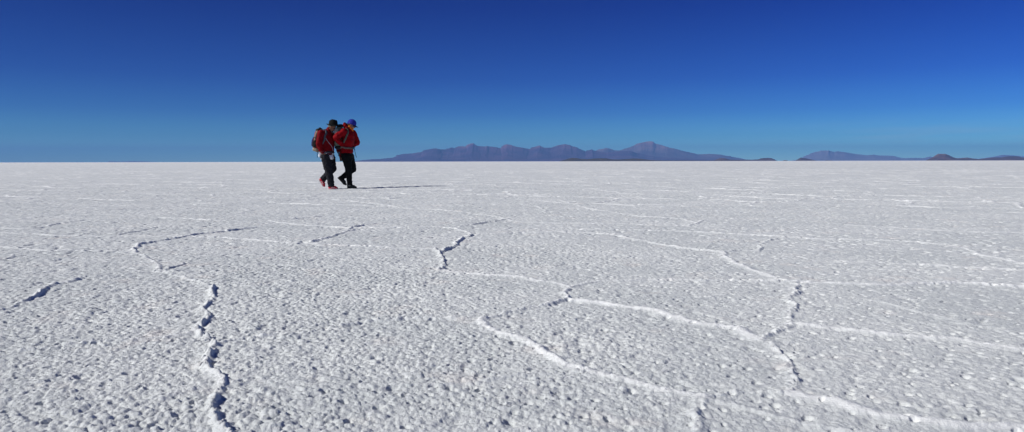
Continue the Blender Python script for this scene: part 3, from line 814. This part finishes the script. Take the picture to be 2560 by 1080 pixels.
    for c, rx, ry in [(L(312, 548), .146, .184), (L(312, 580), .150, .186), (L(316, 610), .140, .180)]: P_ell(bm, c, (rx, ry, .075), e=.9)
    P_cone(bm, hR + Vector((-.005, 0, 0)), kR, .128, .098); P_cone(bm, kR, L(360, 915, -.09), .098, .078); P_cone(bm, L(360, 915, -.09), L(364, 955, -.09), .076, .078)
    P_cone(bm, hL, kL, .122, .092); P_cone(bm, kL, L(262, 835, .095), .092, .078); P_cone(bm, L(262, 835, .095), L(228, 868, .095), .076, .072)
    me = bake('trousers', bm, .0085, 4)
    folds(me, .012, 5.5, 3, (1.4, 1.4, 1.6)); folds(me, .004, 20, 8)
    zc = L(0, 962).z; p = L(244, 872, .095); dn = (L(216, 895, .095) - p).normalized(); zt = L(0, 522).z
    me = clean(me, lambda c: c.z > zc and c.z < zt and not ((c - p).dot(dn) > .035 and c.y > 0 and c.z < L(0, 800).z and c.x < L(330, 0).x))
    tt = tree(me); me = thicken(me, .004); tr = part('trousers', me, MS['grey'], root)
    # small white badge below the hip pocket and a pocket seam
    q = L(247, 607, -.16); l0, n0, _, _ = tt.find_nearest(q)
    bm = bmesh.new(); P_ell(bm, l0 + n0 * .002, (.014, .005, .016), (0, 0, math.atan2(n0.y, n0.x) + PI / 2)); me = bpy.data.meshes.new('badge'); bm.to_mesh(me); bm.free(); part('badge', me, MS['white'], tr)
    ribbon('side_seam', [L(270, 560, -.2), L(290, 640, -.24), L(322, 760, -.22), L(345, 860, -.2), L(352, 945, -.2)], .006, .002, snap=tt, off=.001, m=MS['black'], parent=tr)
    # shoes
    shoe_pair_part(L, (328, 993), (450, 993), (362, 945), -.09, .098, root, MS['redshoe'], MS['sole'], 'shoe')
    shoe_pair_part(L, (180, 868), (240, 973), (232, 858), .095, .098, root, MS['redshoe'], MS['sole'], 'shoe')
    # hat: round crown, wide wavy brim
    HM = Matrix.Translation(H((-.004, 0, .060))) @ Euler((0, .02, .05)).to_matrix().to_4x4()
    bm = bmesh.new(); n = 56; prof = [(0.0, .128), (.035, .127), (.065, .120), (.086, .102), (.097, .075), (.101, .04), (.103, .005), (.106, -.004), (.125, -.008), (.148, -.013), (.164, -.020), (.168, -.023), (.163, -.025), (.146, -.018), (.122, -.013), (.100, -.008), (.095, .02)]
    rings = []
    for r, z in prof:
        if r == 0: rings.append([bm.verts.new(HM @ Vector((0, 0, z)))]); continue
        rr = []
        for i in range(n):
            a = 2 * PI * i / n; u = max(0, (r - .105) / .065)
            z2 = z + u * (.020 * math.sin(2 * a + .6) + .010 * math.sin(5 * a) - .022 * max(0, math.cos(a)) + .030 * max(0, -math.cos(a)) ** 2)
            if z > .02: z2 += .004 * math.sin(3 * a + 1); 
            dent = -.012 * max(0, math.cos(2 * a)) if z > .11 else 0
            rr.append(bm.verts.new(HM @ Vector((r * math.cos(a) * 1.04, r * math.sin(a) * .95, z2 + dent))))
        rings.append(rr)
    for A, B in zip(rings, rings[1:]):
        for i in range(n):
            j = (i + 1) % n; f = list(dict.fromkeys([A[i % len(A)], A[j % len(A)], B[j % len(B)], B[i % len(B)]]))
            if len(f) > 2: bm.faces.new(f)
    bmesh.ops.recalc_face_normals(bm, faces=bm.faces)
    me = bpy.data.meshes.new('hat'); bm.to_mesh(me); bm.free(); ht = tree(me); hat = part('hat', me, MS['felt'], root)
    ribbon('hat_band', [HM @ Vector((.1045 * math.cos(a), .098 * math.sin(a), .014)) for a in [i * PI / 8 for i in range(16)]], .022, .002, snap=ht, off=.001, closed=True, m=MS['black'], parent=hat, sub=3)
    # ---- neck cord, waist pouch (things of their own)
    ribbon_o = ribbon('neck_cord', [L(318, 262, -.10), L(306, 290, -.15), L(318, 335, -.19), L(345, 388, -.17), L(366, 432, -.13), L(370, 470, -.10), L(368, 500, -.09)], .010, .004, snap=jt, off=.012, m=MS['cord'])
    ribbon_o.location = loc; ribbon_o['label'] = 'thin pale cord slung down the chest of the dark red jacket to the waist pouch'; ribbon_o['category'] = 'cord'
    po = empty('waist_pouch', loc, label='small dark wine waist pouch of the walker in the black hat', category='pouch')
    bm = bmesh.new(); P_ell(bm, L(352, 528, -.13), (.072, .050, .056), (0, .1, .35), e=.6); me = bake('bag', bm, .006, 3); folds(me, .003, 25, 3); b_ = part('bag', me, MS['pouch'], po)
    bm = bmesh.new(); P_ell(bm, L(352, 512, -.137), (.074, .050, .026), (0, .1, .35), e=.55); me = bake('flap', bm, .006, 2); part('flap', me, MS['packblk'], po)
    ring = [L(312, 530) + Vector((.17 * math.cos(a), .22 * math.sin(a), 0)) for a in [i * PI / 8 for i in range(16)]]
    ribbon('belt', ring, .034, .005, snap=jt, off=.014, closed=True, m=MS['strap'], parent=po, sub=3)
    bm = bmesh.new(); P_ell(bm, L(296, 524, -.205), (.020, .008, .016), (0, 0, .1), e=.5); me = bpy.data.meshes.new('buckle'); bm.to_mesh(me); bm.free(); part('buckle', me, MS['steel'], po)
    # ---- backpack
    bp = empty('backpack', loc, label='rust red and black backpack with sand coloured base on the walker in the black hat', category='backpack')
    lean = .16
    def box(c, r, e=.5, rot=(0, lean, 0), vox=.008, fold=.004, nm='x'):
        bm = bmesh.new(); P_ell(bm, c, r, rot, e, 32, 20); me = bake(nm, bm, vox, 3); folds(me, fold, 9, 5); return me
    part('pack_body', box(L(196, 372), (.092, .155, .270), .55), MS['packred'], bp)
    part('lid', box(L(214, 238), (.070, .145, .040), .6, (0, -.35, 0)), MS['packblk'], bp)
    part('base', box(L(178, 484), (.088, .150, .058), .6, (0, .35, 0)), MS['packsand'], bp)
    part('front_pocket', box(L(140, 392), (.040, .110, .110), .6), MS['packpurple'], bp)
    part('side_pocket', box(L(168, 412, -.145), (.050, .026, .085), .6), MS['packblk'], bp)
    part('side_panel', box(L(190, 310, -.150), (.024, .014, .130), .5, (0, .30, 0)), MS['packsand'], bp)
    for s in (-1, 1):
        yy = s * .115
        ribbon('shoulder_strap', [L(222, 262, yy), L(240, 236, yy), L(275, 228, yy), L(300, 252, yy * 1.1), L(315, 300, yy * 1.3), L(312, 350, yy * 1.6), L(285, 400, yy * 1.75), L(240, 450, yy * 1.3)], .050, .010, snap=jt, off=.014, m=MS['strap'], parent=bp)
    ribbon('loose_strap', [L(200, 505, -.12), L(199, 540, -.13), L(197, 588, -.125)], .012, .003, up=(0, -1, 0), m=MS['packblk'], parent=bp)
    ribbon('compression_strap', [L(150, 330, -.135), L(180, 338, -.168), L(225, 348, -.16)], .016, .003, up=(0, -1, 0), m=MS['packblk'], parent=bp)
    bm = bmesh.new(); pts = [L(222, 232, 0), L(214, 210, -.0), L(226, 206, 0), L(238, 222, 0)]
    for a, b in zip(pts, pts[1:]): P_cone(bm, a, b, .010, .010, 1, 8)
    me = bake('haul_loop', bm, .004, 1); part('haul_loop', me, MS['packblk'], bp)
    return root

# ================================================================== walker with the blue cap
def walker_cap():
    loc, L, k = frame(622, 990)
    root = empty('person', loc, label='walker in bright red hooded jacket, blue cap and black trousers, hands at the waist', category='person', group='walkers crossing the salt flat')
    shR = L(548, 262, -.175); elR = L(448, 345, -.235); wrR = L(535, 435, -.185)
    shL = L(622, 270, .170); elL = L(672, 395, .215); wrL = L(612, 448, .03)
    hR = L(566, 575, -.092); kR = L(592, 748, -.095); aR = L(596, 925, -.085)
    hL = L(580, 575, .092); kL = L(624, 738, .098); aL = L(470, 855, .092)
    bm = bmesh.new()
    for c, rx, ry in [(L(565, 560), .125, .165), (L(563, 500), .108, .145), (L(563, 440), .105, .142), (L(568, 380), .115, .155), (L(578, 320), .118, .165), (L(588, 280), .085, .14)]: P_ell(bm, c, (rx, ry, .10))
    P_cone(bm, L(590, 285), L(608, 215), .060, .054)
    for sh, el, wr in ((shR, elR, wrR), (shL, elL, wrL)):
        P_ell(bm, sh, (.060, .058, .062)); P_cone(bm, sh, el, .050, .039); P_cone(bm, el, wr, .039, .026); P_cone(bm, L(588, 285, sh.y * .3), sh, .072, .056)
    hand(bm, wrR, L(600, 452, -.125) - wrR, (.25, 1, 0), .98, .8, 1)
    hand(bm, wrL, L(580, 452, -.105) - wrL, (-.9, .3, .3), .98, .7, -1)
    for h, kn, an in ((hR, kR, aR), (hL, kL, aL)): P_cone(bm, h, kn, .090, .056); P_cone(bm, kn, an, .056, .038)
    P_cone(bm, L(596, 960, -.085), L(650, 975, -.085), .032, .026); P_cone(bm, aR, L(596, 960, -.085), .038, .034); P_cone(bm, L(460, 870, .092), L(508, 930, .092), .030, .026)
    M = head(bm, L(628, 172), .45, .02, .98)
    me = bake('body', bm, .0055, 3); paint_face(me, M)
    part('body', me, [MS['skin'], MS['eye'], MS['lip'], MS['brow']], root)
    H = lambda p: M @ Vector(p)
    bm = bmesh.new(); P_ell(bm, H((-.045, 0, .005)), (.060, .076, .075), (0, .34, 0)); me = bake('hair', bm, .007, 2); folds(me, .004, 60, 2); part('hair', me, MS['brownhair'], root)
    # jacket with bunched hood
    bm = bmesh.new()
    P_stack(bm, [(L(562, 520), .150, .195), (L(562, 490), .150, .192), (L(563, 455), .145, .188), (L(570, 415), .155, .198), (L(578, 370), .158, .200), (L(584, 325), .150, .198), (L(588, 290), .125, .170), (L(592, 262), .095, .12)], .08)
    P_cone(bm, L(585, 290, -.05), shR, .10, .080); P_cone(bm, L(590, 290, .05), shL, .10, .078)
    P_cone(bm, shR, elR, .084, .072); P_cone(bm, elR, wrR, .070, .050); P_cone(bm, shL, elL, .082, .070); P_cone(bm, elL, wrL, .066, .046)
    P_cone(bm, L(590, 265), L(598, 232), .088, .080)
    me = bake('jacket', bm, .0085, 4)
    folds(me, .009, 6, 11, (1.3, 1.1, .8)); folds(me, .003, 16, 14, (1, 1, 1.3))
    jl = L(0, 536).z; me = clean(me, lambda c: c.z > jl + .006 * math.sin(c.x * 25 + c.y * 12))
    jt = tree(me); me = thicken(me, .004); jo = part('jacket', me, MS['redB'], root)
    bm = bmesh.new(); P_ell(bm, L(552, 195), (.062, .115, .075), (0, -.35, 0)); P_cone(bm, L(545, 175, -.05), L(545, 175, .05), .046, .046); P_cone(bm, L(575, 215, -.095), L(612, 238, -.055), .038, .026); P_cone(bm, L(575, 215, .095), L(612, 238, .055), .038, .026); P_ell(bm, L(568, 225), (.08, .12, .045))
    me = bake('hood', bm, .008, 3); folds(me, .008, 14, 17); part('hood', me, MS['redB'], jo)
    bm = bmesh.new(); P_cone(bm, L(540, 158, -.045), L(540, 158, .045), .030, .030); P_ell(bm, L(556, 172), (.034, .07, .04)); me = bake('hood_lining', bm, .007, 2); part('hood_lining', me, MS['maroon'], jo)
    ribbon('zip', [L(632, 262), L(655, 300), L(660, 370), L(655, 430), L(640, 480), L(640, 525)], .012, .002, snap=jt, off=.003, m=MS['maroon'], parent=jo)
    for wr, el, r_ in ((wrR, elR, .052), (wrL, elL, .046)):
        dv = (wr - el).normalized(); a = dv.orthogonal().normalized(); b = dv.cross(a)
        ribbon('cuff', [wr - dv * .01 + (a * math.cos(q) + b * math.sin(q)) * r_ for q in [i * PI / 5 for i in range(10)]], .034, .004, snap=jt, off=.002, closed=True, m=MS['redB'], parent=jo, sub=3)
    bm = bmesh.new(); P_ell(bm, L(612, 222), (.078, .076, .050), (0, .3, 0)); P_ell(bm, L(624, 236), (.058, .060, .040), (0, .6, 0)); P_ell(bm, L(604, 200), (.070, .078, .040), (0, .3, 0))
    me = bake('neck_scarf', bm, .007, 3); folds(me, .006, 20, 6, (1, 1, 2)); part('neck_scarf', me, MS['orange'], root)
    # trousers
    bm = bmesh.new()
    for c, rx, ry in [(L(562, 545), .142, .180), (L(563, 580), .145, .182), (L(568, 612), .135, .176)]: P_ell(bm, c, (rx, ry, .075), e=.9)
    P_cone(bm, hR, kR, .122, .088); P_cone(bm, kR, L(596, 905, -.088), .088, .066); P_cone(bm, L(596, 905, -.088), L(600, 940, -.086), .066, .066)
    P_cone(bm, hL, kL, .118, .086); P_cone(bm, kL, L(500, 835, .095), .084, .066); P_cone(bm, L(500, 835, .095), L(476, 852, .095), .066, .064)
    me = bake('trousers', bm, .0085, 4); folds(me, .010, 5.5, 23, (1.4, 1.4, 1.6)); folds(me, .004, 20, 28)
    zc = L(0, 940).z; zt = L(0, 525).z; p = L(480, 850, .095); dn = (L(455, 872, .095) - p).normalized()
    me = clean(me, lambda c: c.z > zc and c.z < zt and not ((c - p).dot(dn) > .03 and c.y > 0 and c.z < L(0, 790).z and c.x < L(550, 0).x))
    tt = tree(me); me = thicken(me, .004); tr = part('trousers', me, MS['black'], root)
    ribbon('side_seam', [L(535, 560, -.2), L(560, 640, -.24), L(582, 750, -.22), L(590, 850, -.2), L(592, 925, -.2)], .006, .002, snap=tt, off=.001, m=MS['grey'], parent=tr)
    b1 = shoe_pair_part(L, (568, 990), (690, 986), (600, 935), -.086, .105, root, MS['boot'], MS['rubber'], 'boot')
    b2 = shoe_pair_part(L, (424, 850), (524, 955), (480, 835), .094, .105, root, MS['boot'], MS['rubber'], 'boot')
    for bo, c, r in ((b1, L(592, 940, -.086), (.055, .056, .045)),):
        bm = bmesh.new(); P_ell(bm, c, r, e=.8); me = bake('gaiter', bm, .006, 2); folds(me, .003, 30, 2); part('gaiter', me, MS['gaiter'], bo)
    # cap
    CM = M @ Matrix.Translation((-.008, 0, .030)) @ Euler((0, -.10, 0)).to_matrix().to_4x4()
    bm = bmesh.new(); n = 48; rings = []
    for j in range(13):
        a = PI / 2 * j / 12; r, z = math.sin(a), math.cos(a)
        if j == 0: rings.append([bm.verts.new(CM @ Vector((0, 0, .108)))]); continue
        rings.append([bm.verts.new(CM @ Vector(((r ** .9) * .112 * math.cos(t) * (1 + .006 * math.cos(6 * t)), (r ** .9) * .092 * math.sin(t), .108 * z ** .92))) for t in [2 * PI * i / n for i in range(n)]])
    for zz, g in ((-.022, 1.0), (-.024, .95), (.0, .94)): rings.append([bm.verts.new(CM @ Vector((.112 * g * math.cos(t), .092 * g * math.sin(t), zz - (.018 * max(0, -math.cos(t)) if zz < 0 else 0)))) for t in [2 * PI * i / n for i in range(n)]])
    for A, B in zip(rings, rings[1:]):
        for i in range(n):
            j = (i + 1) % n; f = list(dict.fromkeys([A[i % len(A)], A[j % len(A)], B[j % len(B)], B[i % len(B)]]))
            if len(f) > 2: bm.faces.new(f)
    bmesh.ops.recalc_face_normals(bm, faces=bm.faces); me = bpy.data.meshes.new('cap'); bm.to_mesh(me); bm.free(); ct = tree(me); cap = part('cap', me, MS['blue'], root)
    # visor
    bm = bmesh.new(); T, Bt = [], []; nu = 18
    for lay, dz in ((T, 0), (Bt, -.005)):
        for i in range(nu + 1):
            a = -1.15 + 2.3 * i / nu; row = []
            for u in (0, .33, .66, 1):
                rr = .108 + u * .072 * max(.06, math.cos(a * 1.2)) ** .6
                row.append(bm.verts.new(CM @ Vector((rr * math.cos(a), rr * .86 * math.sin(a), -.014 - u * .026 - .018 * math.sin(a) ** 2 + dz))))
            lay.append(row)
    for lay in (T, Bt):
        for i in range(nu):
            for u in range(3): bm.faces.new((lay[i][u], lay[i + 1][u], lay[i + 1][u + 1], lay[i][u + 1]))
    for i in range(nu):
        bm.faces.new((T[i][3], T[i + 1][3], Bt[i + 1][3], Bt[i][3])); bm.faces.new((T[i][0], T[i + 1][0], Bt[i + 1][0], Bt[i][0]))
    for i in (0, nu):
        for u in range(3): bm.faces.new((T[i][u], T[i][u + 1], Bt[i][u + 1], Bt[i][u]))
    bmesh.ops.recalc_face_normals(bm, faces=bm.faces); me = bpy.data.meshes.new('visor'); bm.to_mesh(me); bm.free(); part('visor', me, MS['navy'], cap)
    bm = bmesh.new(); l0, n0, _, _ = ct.find_nearest(L(606, 152, -.12)); P_ell(bm, l0, (.009, .004, .008)); me = bpy.data.meshes.new('cap_badge'); bm.to_mesh(me); bm.free(); part('cap_badge', me, MS['packpale'], cap)
    bm = bmesh.new(); P_ell(bm, CM @ Vector((0, 0, .108)), (.010, .010, .005)); me = bpy.data.meshes.new('button'); bm.to_mesh(me); bm.free(); part('button', me, MS['blue'], cap)
    # ---- backpack
    bp = empty('backpack', loc, label='grey green backpack with black top and pale side on the walker in the blue cap', category='backpack')
    def box(c, r, e=.5, rot=(0, .12, 0), nm='x', fold=.004):
        bm = bmesh.new(); P_ell(bm, c, r, rot, e, 32, 20); me = bake(nm, bm, .008, 3); folds(me, fold, 9, 5); return me
    part('pack_body', box(L(462, 330), (.090, .150, .265), .55), MS['packgreen'], bp)
    part('lid', box(L(478, 187), (.066, .130, .042), .6, (0, -.1, 0)), MS['packblk'], bp)
    part('front_pocket', box(L(408, 345), (.036, .105, .130), .6), MS['packpale'], bp)
    part('side_pocket', box(L(448, 262, -.142), (.055, .022, .080), .6, (0, .3, 0)), MS['packpale'], bp)
    part('base', box(L(455, 462), (.080, .142, .046), .6), MS['packblk'], bp)
    for s in (-1, 1):
        yy = s * .11
        ribbon('shoulder_strap', [L(490, 262, yy), L(512, 232, yy), L(545, 218, yy), L(575, 240, yy * 1.1), L(588, 290, yy * 1.4), L(575, 350, yy * 1.7), L(540, 410, yy * 1.7), L(500, 440, yy * 1.4)], .046, .010, snap=jt, off=.014, m=MS['strapg'], parent=bp)
    ring = [L(560, 470) + Vector((.20 * math.cos(a), .24 * math.sin(a), 0)) for a in [i * PI / 8 for i in range(16)]]
    ribbon('hip_belt', ring, .050, .008, snap=jt, off=.014, closed=True, m=MS['belt'], parent=bp, sub=3)
    bm = bmesh.new(); P_ell(bm, L(640, 464, -.02), (.010, .028, .020), (0, 0, 0), e=.5); me = bpy.data.meshes.new('buckle'); bm.to_mesh(me); bm.free(); part('buckle', me, MS['plastic'], bp)
    ribbon('loose_strap', [L(642, 458, -.03), L(662, 482, -.035), L(668, 520, -.03), L(676, 556, -.03), L(686, 590, -.03)], .018, .003, up=(0, -1, 0), m=MS['teal'], parent=bp, taper=lambda u: 1.7 if u < .35 else .8)
    ribbon('side_strap', [L(486, 520, -.19), L(480, 545, -.2), L(478, 570, -.2)], .026, .003, up=(0, -1, 0), m=MS['teal'], parent=bp)
    return root
walker_hat(); walker_cap()
print('people done', time.time() - T0)
